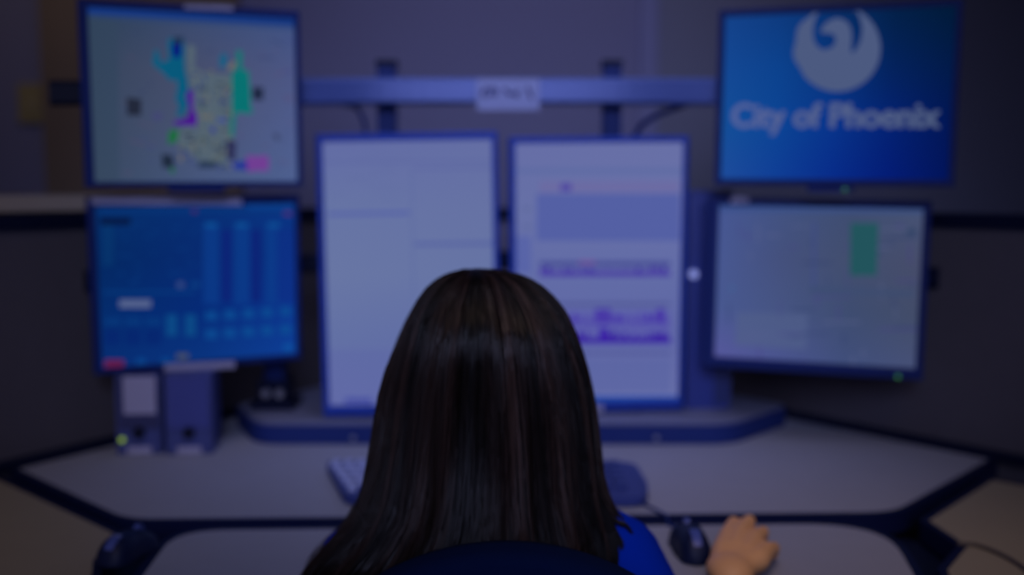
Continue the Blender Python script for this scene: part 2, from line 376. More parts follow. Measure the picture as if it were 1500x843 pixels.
def monitor(label, c, ang, w, h, bz, bm_mat, group, depth=.045):
    R = euler_m(*ang); l, rr, t, b = bz
    dz = h / 2 + b
    root = empty('monitor', Vector(c) + R @ Vector((0, 0, -dz)), label, 'monitor', group, R.to_euler())
    bm = bmesh.new(); W0, W1 = -w / 2 - l, w / 2 + rr; H0, H1 = 0, h + t + b
    y0, y1 = -.006, .014
    outer = [(W0, H0), (W1, H0), (W1, H1), (W0, H1)]; inner = [(-w / 2, b), (w / 2, b), (w / 2, h + b), (-w / 2, h + b)]
    ch = [(a + (.003 if a < 0 else -.003), bb + (.003 if bb < h / 2 else -.003)) for a, bb in outer]
    rings = [[bm.verts.new((a, y, bb)) for a, bb in S] for S, y in ((inner, .002), (inner, y0 + .001), ([(a + (-.001 if a < 0 else .001), bb) for a, bb in inner], y0), (ch, y0), (outer, y0 + .003), (outer, y1))]
    for k in range(5):
        for i in range(4): bm.faces.new((rings[k][i], rings[k][(i + 1) % 4], rings[k + 1][(i + 1) % 4], rings[k + 1][i]))
    bm.faces.new(rings[5]); fin('bezel', bm, bm_mat, root)
    bm = bmesh.new()
    s0 = [(W0 + .006, H0 + .006), (W1 - .006, H0 + .006), (W1 - .006, H1 - .006), (W0 + .006, H1 - .006)]
    cx, cz = (W0 + W1) / 2, (H0 + H1) / 2
    s1 = [(cx + (a - cx) * .72, cz + (bb - cz) * .68) for a, bb in s0]
    A = [bm.verts.new((a, y1, bb)) for a, bb in s0]; B = [bm.verts.new((a, .026, bb)) for a, bb in s0]; D = [bm.verts.new((a, depth, bb)) for a, bb in s1]
    for P, Q in ((A, B), (B, D)):
        for i in range(4): bm.faces.new((P[i], P[(i + 1) % 4], Q[(i + 1) % 4], Q[i]))
    bm.faces.new(D); bm.faces.new(A[::-1]); fin('rear_shell', bm, M['shell'], root)
    # vesa plate on the back
    fin('mounting_plate', bx((-.05, depth, h / 2 + b - .05), (.05, depth + .008, h / 2 + b + .05)), M['trim'], root, bevel=.002)
    S = Screen(c, ang, w, h); S.root = root; S.dz = b + h / 2; return S
def done(S):
    me = bpy.data.meshes.new('screen'); S.bm.to_mesh(me); S.bm.free()
    o = link('screen', me, M['glow'], S.root, (0, 0, S.dz - 0)); return o
def on_bezel(S, name, px0, py0, px1, py1, m, slope=0, y=-.0075, label=None, th=.0012):
    # thin solid in front of the bezel, px rectangle
    def loc(px, py):
        d = ray(px, py); n = S.R @ Vector((0, 1, 0)); c = S.c + S.R @ Vector((0, y, 0)); t = (c - CAM).dot(n) / d.dot(n)
        q = S.R.to_3x3().transposed() @ (CAM + d * t - c); return q.x, q.z + S.dz
    P = [loc(px0, py0), loc(px1, py0 + slope), loc(px1, py1 + slope), loc(px0, py1)]
    bm = bmesh.new()
    A = [bm.verts.new((a, y, b)) for a, b in P]; B = [bm.verts.new((a, y + th, b)) for a, b in P]
    bm.faces.new(A); bm.faces.new(B[::-1])
    for i in range(4): bm.faces.new((A[i], A[(i + 1) % 4], B[(i + 1) % 4], B[i]))
    o = fin(name, bm, m, S.root)
    if label: o['label'] = label
    return o
G = 'monitors on the console'

# --- upper left: map
rnd = random.Random(7)
S = monitor('upper left monitor showing a map with teal, green and purple areas', (-.57, 1.927, 1.442), (22.7, 1.2, -.3), .356, .301, (.017, .010, .014, .010), M['bezL'], G)
S.base([[(44, 62, 84), (58, 74, 112), (64, 82, 130)], [(54, 68, 92), (70, 78, 108), (76, 86, 132)], [(56, 70, 94), (72, 82, 114), (78, 92, 140)], [(56, 72, 96), (70, 86, 124), (78, 96, 144)]])
def q(x, y): return (130 + x * .3085, 10 + y * .3085)
S.poly([q(-20, -10), q(990, 40), q(990, 92), q(-20, 32)], (20, 54, 126)); S.poly([q(-20, 32), q(990, 92), q(990, 112), q(-20, 52)], (40, 66, 118), mix=.5)
S.poly([q(0, 50), q(140, 70), q(145, 830), q(20, 830)], (52, 70, 92), mix=.5)
def bl(pts, c, **k): S.poly([q(*p) for p in pts], c, **k)
def wob(pts, a=6):
    out = []
    for i, p in enumerate(pts):
        n_ = pts[(i + 1) % len(pts)]; out.append(p)
        out.append(((p[0] + n_[0]) / 2 + rnd.uniform(-a, a), (p[1] + n_[1]) / 2 + rnd.uniform(-a, a)))
    return out
bl(wob([(470, 180), (505, 190), (500, 290), (560, 320), (680, 320), (680, 500), (690, 640), (640, 770), (540, 760), (480, 690), (420, 640), (430, 580), (500, 560), (490, 400), (470, 300)]), (82, 98, 112))
bl(wob([(300, 270), (310, 205), (335, 215), (345, 265), (380, 250), (375, 150), (450, 150), (455, 250), (465, 330), (475, 400), (455, 430), (470, 470), (450, 520), (415, 520), (430, 480), (410, 440), (420, 350), (385, 350), (340, 305)]), (8, 88, 122))
bl([(395, 175), (440, 175), (435, 240), (400, 240)], (8, 20, 120)); bl([(400, 145), (450, 140), (445, 180), (400, 175)], (30, 50, 80))
bl([(465, 400), (498, 400), (498, 480), (515, 520), (512, 568), (410, 562), (400, 545), (470, 530), (480, 480), (468, 450)], (72, 20, 140))
bl(wob([(700, 205), (730, 210), (732, 300), (760, 300), (770, 480), (785, 500), (765, 510), (700, 505), (695, 560), (690, 615), (670, 615), (680, 500), (678, 310), (705, 290)], 3), (8, 112, 112))
bl([(620, 240), (640, 215), (660, 235), (650, 290), (622, 290)], (20, 92, 128)); bl([(655, 290), (690, 255), (700, 262), (680, 305)], (110, 108, 96))
bl([(180, 430), (250, 440), (248, 518), (182, 516)], (34, 40, 58)); bl([(778, 380), (830, 384), (828, 445), (776, 440)], (30, 40, 66))
bl([(345, 700), (400, 705), (405, 765), (350, 765)], (30, 42, 62)); bl([(385, 765), (405, 765), (408, 790), (388, 790)], (20, 100, 60))
bl([(380, 590), (428, 580), (420, 640), (375, 655)], (28, 104, 62)); bl([(655, 630), (700, 640), (695, 735), (655, 720)], (44, 46, 84))
bl([(525, 735), (615, 735), (600, 765), (520, 765)], (34, 52, 78)); bl([(675, 745), (770, 725), (775, 780), (690, 770)], (34, 52, 146))
bl(wob([(750, 705), (850, 705), (852, 780), (755, 785)]), (112, 62, 146)); bl([(605, 530), (660, 530), (655, 550), (610, 550)], (62, 78, 144)); bl([(575, 570), (605, 572), (600, 600), (580, 598)], (50, 60, 140))
bl([(300, 505), (350, 500), (345, 540), (305, 540)], (66, 66, 120), mix=.6); bl([(875, 600), (905, 605), (900, 640), (880, 625)], (50, 58, 90), mix=.7)
for i in range(130):
    x, y = rnd.uniform(430, 690), rnd.uniform(300, 760); L = rnd.uniform(10, 45); a = rnd.choice((0, math.pi / 2, rnd.uniform(0, 3)))
    p0, p1 = q(x, y), q(x + L * math.cos(a), y + L * math.sin(a)); S.line(*p0, *p1, rnd.uniform(1.2, 3.6), rnd.choice([(50, 66, 84), (104, 110, 100), (44, 58, 120), (88, 96, 90), (118, 108, 84), (34, 42, 66), (60, 80, 70)]), mix=.9, layer=1.5 + .0007 * i)
for i in range(60):
    x, y = rnd.uniform(160, 950), rnd.uniform(110, 800); L = rnd.uniform(15, 80); a = rnd.uniform(-.5, .5)
    p0, p1 = q(x, y), q(x + L * math.cos(a), y + L * math.sin(a)); S.line(*p0, *p1, rnd.uniform(1.0, 2.2), rnd.choice([(44, 54, 96), (96, 70, 104), (52, 60, 130)]), mix=.55, layer=.95)
done(S)
on_bezel(S, 'paper_label', 270, 6, 342, 13, M['paper'], 2.5, label='white paper strip on the top edge')
on_bezel(S, 'control_tab', 247, 271, 329, 282, M['bezL'], y=-.002, th=.02)

# --- upper right: city screen
S = monitor('upper right monitor with a blue picture reading City of Phoenix', (.584, 1.934, 1.446), (-20.2, -.1, .5), .398, .301, (.012, .011, .012, .012), M['bez'], G)
S.base([[(20, 66, 138), (14, 58, 126), (8, 46, 104), (3, 32, 72), (1, 26, 56)], [(20, 72, 148), (12, 66, 142), (8, 52, 122), (4, 34, 92), (2, 26, 72)], [(20, 78, 152), (12, 68, 148), (8, 52, 138), (4, 34, 114), (2, 22, 84)], [(30, 76, 156), (16, 62, 150), (8, 44, 138), (4, 28, 118), (2, 20, 90)]], 16)
def q(x, y): return (1020 + x / 2.906, y / 2.906)
disc = []
for k in range(72):
    a = 2 * math.pi * k / 72; rr = 184 + (5 * math.sin(9 * a) if 2.5 < a < 4.4 else 0)
    disc.append(q(600 + rr * math.cos(a), 206 + rr * math.sin(a)))
S.poly(disc, (76, 90, 128), layer=2)
neg = smooth_path([(536, 10, 0), (506, 80, 0), (496, 135, 0), (506, 185, 0), (542, 212, 0), (586, 194, 0), (592, 156, 0), (566, 141, 0), (532, 140, 0), (538, 116, 0), (562, 92, 0), (600, 78, 0), (636, 90, 0), (656, 118, 0), (662, 160, 0), (660, 226, 0), (692, 190, 0), (706, 130, 0), (696, 75, 0), (664, 10, 0)], 3)
S.poly([q(p.x, p.y) for p in neg], None, layer=3)
done(S)
cu = bpy.data.curves.new('lettering', 'FONT'); cu.body = 'City of Phoenix'; cu.size = 1; cu.offset = .010; cu.extrude = 0
to = bpy.data.objects.new('tmp', cu); COL.objects.link(to); bpy.context.view_layer.update()
me = bpy.data.meshes.new_from_object(to.evaluated_get(bpy.context.evaluated_depsgraph_get())); COL.objects.unlink(to); bpy.data.objects.remove(to)
fb = bmesh.new()
for ox, oy in ((-.034, 0), (.034, 0), (0, -.018), (0, .018), (-.016, .01), (.016, -.01), (0, 0)):
    k0 = len(fb.verts); fb.from_mesh(me); fb.verts.ensure_lookup_table()
    for v in fb.verts[k0:]: v.co.x += ox; v.co.y += oy
fb.to_mesh(me); fb.free()
xs_ = [v.co.x for v in me.vertices]; x0_, x1_ = min(xs_), max(xs_)
a0, a1 = S.loc(1071, 186), S.loc(1378, 186.5); hh = S.loc(1225, 152)[1] - S.loc(1225, 187)[1]
sx = (a1[0] - a0[0]) / (x1_ - x0_); sz = hh / .70
for v in me.vertices:
    t = (v.co.x - x0_) / (x1_ - x0_); v.co = Vector((a0[0] + (v.co.x - x0_) * sx, -.0006, S.dz + a0[1] + (a1[1] - a0[1]) * t + v.co.y * sz))
ca = me.color_attributes.new('glow', 'FLOAT_COLOR', 'CORNER')
for l in me.loops:
    t = (me.vertices[l.vertex_index].co.x / S.w + .5); ca.data[l.index].color = (*lin((86 - 12 * t, 100 - 12 * t, 156 - 34 * t)), 1)
link('screen_lettering', me, M['glow'], S.root)
on_bezel(S, 'control_tab', 1182, 271, 1250, 282, M['bez'], y=-.002, th=.02)
on_bezel(S, 'power_light', 1235, 276, 1240, 280, M['led_g'], y=-.004, th=.002)

# --- lower left: blue console
S = monitor('lower left monitor with dark blue dispatch controls above the speakers', (-.594, 1.997, 1.098), (24.5, 4.3, -.6), .363, .301, (.015, .010, .017, .012), M['bezL'], G)
S.base([[(6, 46, 104), (8, 46, 114), (10, 54, 132)], [(4, 40, 98), (8, 42, 112), (10, 46, 128)], [(5, 44, 108), (6, 42, 118), (12, 52, 140)], [(8, 44, 112), (10, 52, 126), (14, 62, 150)]])
def q(x, y): return (120 + x * .332, 280 + y * .332)
def R2(x0, y0, x1, y1, c, mix=None): S.poly([q(x0, y0), q(x1, y0), q(x1, y1), q(x0, y1)], c, mix=mix)
R2(80, 118, 215, 150, (6, 24, 66)); R2(80, 70, 950, 100, (8, 52, 118), .5)
for x in (615, 745): R2(x, 170, x + 45, 490, (12, 36, 118))
for x in (535, 670, 810): R2(x, 140, x + 70, 500, (12, 60, 138), .7); R2(x + 10, 140, x + 60, 160, (14, 78, 148))
R2(860, 165, 945, 490, (14, 46, 132), .6)
for k in range(5):
    for yy in (530, 610): R2(545 + k * 82, yy - k * 5, 597 + k * 82, yy + 42 - k * 5, (12, 76, 146), .8)
for x in (372, 455): R2(x, 545, x + 48, 640, (12, 74, 134), .9)
R2(165, 480, 305, 515, (84, 98, 140)); R2(95, 440, 500, 452, (8, 62, 128), .7)
R2(100, 745, 185, 780, (96, 28, 74)); R2(418, 718, 470, 742, (70, 78, 96)); R2(420, 400, 450, 428, (50, 72, 130)); R2(480, 400, 520, 425, (14, 66, 132), .7)
R2(485, 78, 508, 98, (60, 36, 100)); R2(890, 90, 925, 108, (70, 40, 110)); R2(730, 55, 930, 80, (12, 66, 142), .7); R2(890, 675, 930, 705, (14, 84, 160), .8)
for x in (100, 190, 280): R2(x, 560, x + 70, 590, (8, 58, 124), .7); R2(x, 610, x + 70, 680, (6, 34, 108), .6)
R2(90, 150, 140, 330, (8, 56, 110), .6)
for x in (240, 350): R2(x, 738, x + 40, 765, (10, 70, 140), .8)
for i in range(30):
    x, y = rnd.uniform(150, 500), rnd.uniform(110, 400); R2(x, y, x + rnd.uniform(12, 40), y + rnd.uniform(6, 14), (10, 62, 128), .4)
done(S)
on_bezel(S, 'paper_label', 134, 289, 354, 300, M['paper'], 1, label='long white paper strip along the top')
on_bezel(S, 'paper_label', 241, 534, 344, 544, M['paper'], -4.5, label='white paper strip on the lower edge')

# --- lower right: map table
S = monitor('lower right monitor with a pale grid plan and one green block', (.585, 2.019, 1.093), (-17.3, .3, .8), .375, .301, (.024, .014, .015, .022), M['bez'], G)
S.base([[(70, 86, 146), (66, 82, 128), (62, 76, 112), (70, 82, 116)], [(72, 88, 146), (68, 80, 124), (66, 78, 110), (70, 76, 106)], [(72, 88, 144), (70, 84, 130), (62, 76, 112), (66, 76, 104)], [(86, 88, 156), (74, 84, 142), (64, 78, 122), (70, 80, 118)]])
S.poly([(1080, 458), (1183, 460), (1181, 512), (1076, 506)], (80, 94, 136), mix=.7)
S.poly([(1040, 300), (1360, 304), (1360, 313), (1040, 309)], (44, 72, 130), mix=.5)
S.line(1193, 325, 1192, 420, 3, (58, 70, 140), mix=.7); S.line(1327, 340, 1342, 340, 10, (48, 66, 100), mix=.9); S.line(1070, 423, 1074, 423, 6, (60, 100, 150))
for i in range(46):
    x, y = rnd.uniform(1060, 1335), rnd.uniform(320, 525); a = rnd.random() < .5; L = rnd.uniform(10, 60)
    S.line(x, y, x + (L if a else 0), y + (0 if a else L * .5), rnd.uniform(1.5, 3.5), rnd.choice([(46, 60, 104), (94, 102, 142), (70, 62, 130)]), mix=.55, layer=1 + .02 * i)
S.poly([(1246, 327), (1287, 327), (1284, 404), (1245, 404)], (34, 84, 92), layer=4)
S.poly([(1186, 420), (1340, 425), (1338, 436), (1186, 430)], (56, 74, 110), mix=.5)
done(S)
on_bezel(S, 'paper_label', 1070, 289, 1097, 298, M['paper'], label='small white paper tab on the top edge')
on_bezel(S, 'power_light', 1313, 550, 1318, 555, M['led_g'])

# --- upright left
S = monitor('upright left monitor with an almost blank pale window', (-.200, 2.051, 1.112), (-1.7, -.6, -.8), .329, .518, (.013, .011, .015, .022), M['bez_c'], G)
S.base([[(98, 108, 164), (100, 110, 164)], [(102, 116, 164), (102, 114, 164)], [(104, 118, 164), (102, 116, 164)], [(98, 112, 164), (96, 108, 164)], [(102, 110, 168), (98, 106, 166)]])
S.line(474, 238, 724, 236, 3, (88, 98, 158), mix=.6); S.line(603, 245, 606, 440, 2.5, (90, 104, 158), mix=.6)
S.line(480, 314, 600, 312, 5, (82, 94, 166)); S.line(607, 358, 722, 357, 5, (84, 96, 160)); S.line(607, 247, 722, 246, 3, (92, 102, 160))
S.rect(480, 512, 730, 594, (92, 102, 164), .5); S.rect(505, 583, 545, 592, (70, 78, 158))
for i in range(16):
    x, y = rnd.uniform(485, 560), 225 + i * 5; S.line(x, y, x + rnd.uniform(15, 60), y, 1.2, (86, 98, 150), mix=.3)
done(S)

# --- upright right
S = monitor('upright right monitor with purple waveform rows below a blue block', (.172, 2.082, 1.109), (3.9, 4.1, -.6), .329, .518, (.013, .011, .012, .022), M['bez_c'], G)
S.base([[(102, 110, 166), (104, 112, 166)], [(102, 112, 166), (104, 112, 168)], [(98, 108, 166), (98, 108, 166)], [(96, 104, 166), (94, 102, 164)], [(104, 112, 168), (104, 112, 168)]])
S.rect(754, 246, 1001, 255, (92, 106, 162), .7); S.rect(790, 266, 995, 282, (110, 104, 160), .6); S.rect(821, 269, 837, 280, (78, 70, 160))
S.rect(786, 284, 996, 353, (84, 96, 164)); S.rect(753, 346, 778, 400, (86, 98, 168), .8)
for y in (304, 330): S.rect(766, y, 778, y + 4, (84, 96, 146), .7)
S.rect(790, 383, 982, 391, (70, 76, 146)); S.rect(790, 397, 982, 405, (70, 52, 158), .8); S.rect(848, 382, 872, 387, (112, 78, 150))
def wave(y0, y1, seed, c, dense):
    rr = random.Random(seed); x = 790
    while x < 980:
        w_ = rr.uniform(2, 6); h_ = (y1 - y0) * (rr.uniform(.3, 1) if rr.random() < dense else rr.uniform(.05, .3)); S.rect(x, y1 - h_, min(x + w_, 981), y1, c, rr.uniform(.6, 1)); x += w_ * rr.uniform(.7, 1.3)
wave(391, 405, 1, (62, 42, 156), .85)
S.rect(790, 443, 982, 449, (80, 86, 148), .9); S.rect(790, 455, 982, 505, (88, 88, 168), .8)
wave(456, 474, 3, (66, 46, 166), .5); wave(484, 503, 4, (50, 22, 156), .75); S.rect(790, 495, 982, 503, (52, 24, 156), .9)
for x in (872, 884, 962): S.rect(x, 452, x + 10, 474, (62, 34, 164), .8)
S.rect(878, 480, 890, 500, (58, 30, 164))
S.rect(790, 514, 982, 520, (76, 84, 148), .7); S.rect(790, 526, 982, 575, (90, 100, 162), .7)
S.rect(750, 580, 1001, 590, (34, 74, 166))
done(S)
on_bezel(S, 'paper_label', 861, 593, 884, 604, M['paper'], label='small white paper tab on the lower edge')

# arms from rails to the monitors (parts of the mount)
def arm(p0, p1): fin('mounting_arm', tube([rel(p0), rel(p1)], .016, n=12), M['trim'], mt)
def back(c, ang, d): return Vector(c) + euler_m(*ang) @ Vector((0, d, 0))
arm(back((-.57, 1.927, 1.442), (22.7, 1.2, 0), .053), (-.61, 2.0, 1.455)); arm(back((.584, 1.934, 1.446), (-20.2, 0, 0), .053), (.615, 2.01, 1.46))
arm(back((-.594, 1.997, 1.098), (24.5, 4.3, 0), .053), (-.645, 2.10, 1.108)); arm(back((.585, 2.019, 1.093), (-17.3, .3, 0), .053), (.62, 2.145, 1.108))
arm(back((-.200, 2.051, 1.112), (-1.7, -.6, 0), .053), (-.20, 2.24, 1.12)); arm(back((.172, 2.082, 1.109), (3.9, 4.1, 0), .053), (.17, 2.25, 1.12))

# ------------------------------------------------------------------ slim tower between upright right and lower right monitors
tw = empty('slim_computer', (.405, 2.145, PZ), 'tall slim dark blue computer with a white power light between two right monitors', 'computer')
tH = at_y(1020, 279, 2.145).z - PZ
fin('case', bx((-.045, 0, 0), (.045, .078, tH)), mat('dark_blue_case', (.028, .05, .30), .45), tw, bevel=.008)
fin('side_cover', bx((.012, -.004, .01), (.047, .074, tH - .01)), mat('darker_case', (.02, .034, .17), .45), tw, bevel=.003)
q1 = at_y(1016, 402, 2.14)
fin('power_light', tube([(q1.x - .405, -.008, q1.z - PZ), (q1.x - .405, .004, q1.z - PZ)], .0085, n=20), M['led_w'], tw)

# ------------------------------------------------------------------ speakers
def speaker(px0, px1, label, cloth, body):
    a = at_z(px0, 667, DZ); b = at_z(px1, 667, DZ); w_ = b.x - a.x
    r = empty('desktop_speaker', ((a.x + b.x) / 2, a.y, DZ), label, 'speaker', 'desktop speakers', (0, 0, math.radians(6)))
    H = .152; D = .10
    fin('cabinet', bx((-w_ / 2, .006, .0), (w_ / 2, D, H)), body, r, bevel=.005)
    fin('front_grille', bx((-w_ / 2 + .005, 0, .05), (w_ / 2 - .005, .008, H - .004)), cloth, r, bevel=.003)
    fin('control_panel', bx((-w_ / 2 + .003, .001, .006), (w_ / 2 - .003, .008, .048)), body, r, bevel=.002)
    fin('volume_knob', tube([(0, -.010, .043), (0, .002, .043)], [.010, .012], n=20), M['black'], r)
    fin('paper_label', bx((-.022, -.0015, .002), (.022, .0, .016)), M['paper'], r)['label'] = 'white paper label near the foot'
    return r, w_
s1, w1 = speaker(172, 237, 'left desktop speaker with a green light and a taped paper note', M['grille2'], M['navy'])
s2, w2 = speaker(244, 311, 'right desktop speaker with plain blue cloth front', M['grille'], M['navy'])
fin('power_light', tube([(-w1 / 2 + .011, -.003,   .030), (-w1 / 2 + .011, .004, .030)], .0048, n=16), M['led_y'], s1)
fin('paper_note', bx((-.026, -.0015, .078), (.033, -.0002, .150)), M['paper'], s1)['label'] = 'blank white note taped over the cloth'

# ------------------------------------------------------------------ keyboard
kb = empty('keyboard', (-.045, 1.72, DZ), 'dark keyboard with pale keys at its left end, partly behind the person', 'keyboard')
kp = rounded([(-.285, .105), (-.215, -.115), (.255, -.115), (.268, -.05), (.262, .105)], [.02, .04, .03, .04, .04], 6)
bm = prism(kp, .004, .018); fin('body', bm, M['kb'], kb, bevel=.004)
for fx, fy in ((-.22, .08), (.22, .08), (-.17, -.09), (.22, -.09)): fin('rubber_foot', bx((fx - .01, fy - .01, 0), (fx + .01, fy + .01, .005)), M['black'], kb)
kbm = bx((-.0078, -.0078, 0), (.0078, .0078, .007)); fk = fin('key', kbm, M['key'], kb, bevel=.0015); kmesh = fk.data
kw = kmesh.copy(); kw.materials.clear(); kw.materials.append(M['keyw'])
first = True
for row in range(5):
    for col in range(20):
        x_ = -.262 + row * .013 + col * .0215 if col < 4 else -.235 + .0 + col * .0240
        y_ = .078 - row * .036 if col < 4 else .078 - row * .034
        if col in (14,): continue
        if col >= 4 and x_ > .235: continue
        white = col < 4
        if first: k = fk; first = False
        else: k = bpy.data.objects.new('key', kw if white else kmesh); COL.objects.link(k); k.parent = kb
        if white: k.data = kw; k['label'] = 'pale silver key'; k.scale = (.82, 2.2, 1)
        else: k.scale = (1.2, 1.6, 1)
        k.location = (x_, y_, .0175)

# ------------------------------------------------------------------ mice
def mouse(c, rot, label, L=.112, W=.060, H=.036):
    r = empty('computer_mouse', (c[0], c[1], DZ), label, 'mouse', None, (0, 0, rot))
    def shell(sc, x0=-1, x1=1, y0=-1, y1=1, lift=0):
        bm = bmesh.new(); N = 20; V = {}
        for i in range(N + 1):
            for j in range(N + 1):
                u = x0 + (x1 - x0) * i / N; v = y0 + (y1 - y0) * j / N
                hw = W / 2 * (1 - .16 * math.cos(v * 2.2 + .4)) * math.sqrt(max(0, 1 - abs(v) ** 3.2)) ** .9
                z = H * (1 - .35 * v * v - .18 * v) * max(0, (1 - abs(u) ** 3)) ** .5 * max(0, (1 - abs(v) ** 4)) ** .5
                V[i, j] = bm.verts.new((u * hw * sc, v * L / 2 * sc, .003 + z * sc + lift))
        for i in range(N):
            for j in range(N): bm.faces.new((V[i, j], V[i + 1, j], V[i + 1, j + 1], V[i, j + 1]))
        bmesh.ops.remove_doubles(bm, verts=bm.verts, dist=.0001); return bm
    b_ = shell(1); fin('body', b_, M['mouse'], r, smooth=True)
    fin('base_plate', tube([(0, 0, 0), (0, 0, .005)], .5, n=28), M['black'], r).scale = (W * .9, L * .92, 1)
    fin('highlight_strip', shell(1.0, -.30, .30, -.86, -.35, .0012), M['mousel'], r, smooth=True)  # pale strip painted on as the mouse's highlight
    fin('left_button', shell(1.0, -.9, -.06, .18, .93, .001), M['mouse'], r, smooth=True)
    fin('right_button', shell(1.0, .06, .9, .18, .93, .001), M['mouse'], r, smooth=True)
    bm = tube([(-.004, L * .28, H * .86), (.004, L * .28, H * .86)], .008, n=16); fin('scroll_wheel', bm, M['mousel'], r)
    return r
ms = mouse((.2455, 1.405), math.radians(2), 'black corded mouse on the desk left of the person\'s hand', .112, .054)
fin('cord', tube(smooth_path([(0, .055, .012), (-.004, .10, .004), (-.01, .118, .004), (-.008, .16, .004), (-.05, .25, .004)]), .002, n=8), M['post'], ms)
ms2 = mouse((-.524, 1.392), math.radians(-12), 'black mouse at the left corner of the front desk, showing a small pale highlight', .104, .060, .032)
bm = bmesh.new(); ball(bm, (.001, -.020, .0305), (.007, .008, .006), 3); fin('highlight_dome', bm, mat('painted_highlight', (.75, .8, .98), .25), ms2, smooth=True)  # pale dome added to imitate a highlight on the shell

# cables
def cable(pts, r, label, m): return tag(fin('cable', tube(smooth_path(pts, 10), r, n=8), m, smooth=True), label, 'cable')
cable([at_z(1402, 797, DZ + .003), at_z(1430, 799, DZ + .003), at_z(1465, 812, DZ + .003), at_z(1500, 833, DZ + .003), at_z(1540, 870, DZ + .003)], .003, 'thin dark cable curving over the right side desk', mat('cable_dark', (.08, .06, .05), .5))
cable([at_y(500, 152, 2.13), at_y(522, 158, 2.14), at_y(532, 175, 2.14), at_y(536, 200, 2.14), at_y(540, 300, 2.14)], .0045, 'cable hanging from the rail behind the upright left monitor', M['post'])
cable([at_y(1010, 150, 2.10), at_y(985, 160, 2.12), at_y(955, 173, 2.15), at_y(932, 196, 2.17), at_y(915, 260, 2.19)], .006, 'thick cable looping from the rail down behind the upright right monitor', M['post'])

# ------------------------------------------------------------------ office chair
ch = empty('office_chair', (-.02, 1.16, 0), 'navy office chair with rounded back, seen from behind the seated person', 'chair')
ytop = at_y(742, 797, 1.05).z; cxw = at_y(742, 797, 1.05).x + .02
def back_outline(n=40):
    pts = []
    for k in range(n + 1):
        t = -1 + 2 * k / n; x = .215 * t; z = ytop - (.267 - math.sqrt(.267 ** 2 - x * x)) ; pts.append((x, z))
    pts += [(.215, .66), (.19, .55), (.10, .515), (-.10, .515), (-.19, .55), (-.215, .66)]
    return pts
bm = bmesh.new(); O = back_outline(); cz = .70
rs = []
for s_, y_ in ((.90, -.150), (.975, -.144), (1.0, -.128), (1.0, -.108), (.975, -.092), (.90, -.086)):
    rs.append([bm.verts.new((cxw + x * s_, y_ + .25 * x * x, cz + (z - cz) * (s_ * .5 + .5) ) ) for x, z in O])
n = len(O)
for k in range(5):
    for i in range(n): bm.faces.new((rs[k][i], rs[k][(i + 1) % n], rs[k + 1][(i + 1) % n], rs[k + 1][i]))
bm.faces.new(rs[0]); bm.faces.new(rs[-1][::-1]); fin('backrest', bm, M['chair'], ch, smooth=True)
bm = bmesh.new()
for s_, z_ in ((.9, .36), (1, .375), (1, .405), (.93, .425)):
    pass
sp = rounded([(-.24, -.20), (.24, -.20), (.24, .24), (-.24, .24)], [.06] * 4)
bm.free(); fin('seat', prism(sp, .36, .42), M['chair'], ch, bevel=.015, seg=3)
fin('back_bracket', tube([(0, -.10, .34), (0, -.20, .36), (0, -.19, .5), (0, -.16, .62)], .018), M['black'], ch)
fin('gas_lift', tube([(0, 0, .10), (0, 0, .36)], .028, n=16), M['chrome'], ch)
for k in range(5):
    a = math.radians(72 * k + 18); e = Vector((math.cos(a), math.sin(a), 0))
    lg = fin('base_leg', tube([(0, 0, .115), e * .15 + Vector((0, 0, .10)), e * .29 + Vector((0, 0, .075))], [.03, .022, .016]), M['black'], ch, smooth=True)
    nn = Vector((-e.y, e.x, 0)) * .012; c_ = e * .29 + Vector((0, 0, .028))
    fin('caster', tube([c_ - nn, c_ + nn], .028, n=20), M['black'], lg)

# ------------------------------------------------------------------ the person
person = empty('person', (-.03, 1.18, .0), 'seated person with long dark brown hair and a blue top, seen from behind', 'person')
def L(p): return Vector(p) - person.location
def chain(bm, pts, rs, step=.35):
    """tapered limb as a run of overlapping balls"""
    for (p0, r0), (p1, r1) in zip(zip(pts, rs), zip(pts[1:], rs[1:])):
        p0, p1 = Vector(p0), Vector(p1); d = (p1 - p0).length; n = max(1, int(d / (min(r0, r1) * step)))
        for k in range(n + 1): t = k / n; ball(bm, L(p0.lerp(p1, t)), r0 + (r1 - r0) * t, 2)
def remesh(name, bm, voxel, m, smooth_it=4, parent=person, sf=.5):
    me = bpy.data.meshes.new('t'); bm.to_mesh(me); bm.free(); o = bpy.data.objects.new('t', me); COL.objects.link(o)
    r = o.modifiers.new('r', 'REMESH'); r.mode = 'VOXEL'; r.voxel_size = voxel
    if smooth_it: s = o.modifiers.new('s', 'SMOOTH'); s.iterations = smooth_it; s.factor = sf
    bpy.context.view_layer.update()
    me2 = bpy.data.meshes.new_from_object(o.evaluated_get(bpy.context.evaluated_depsgraph_get())); bpy.data.objects.remove(o); bpy.data.meshes.remove(me)
    me2.name = name; me2.materials.clear()
    for p in me2.polygons: p.use_smooth = True
    return link(name, me2, m, parent)
SR, ER, WR = Vector((.128, 1.225, .838)), Vector((.245, 1.045, .655)), Vector((.270, 1.272, .802))
SL, EL, WL = Vector((-.180, 1.225, .832)), Vector((-.30, 1.09, .62)), Vector((-.17, 1.30, .575))
HC = Vector((-.032, 1.285, 1.075))
bm = bmesh.new()
def el(c, r): ball(bm, L(c), r, 3)
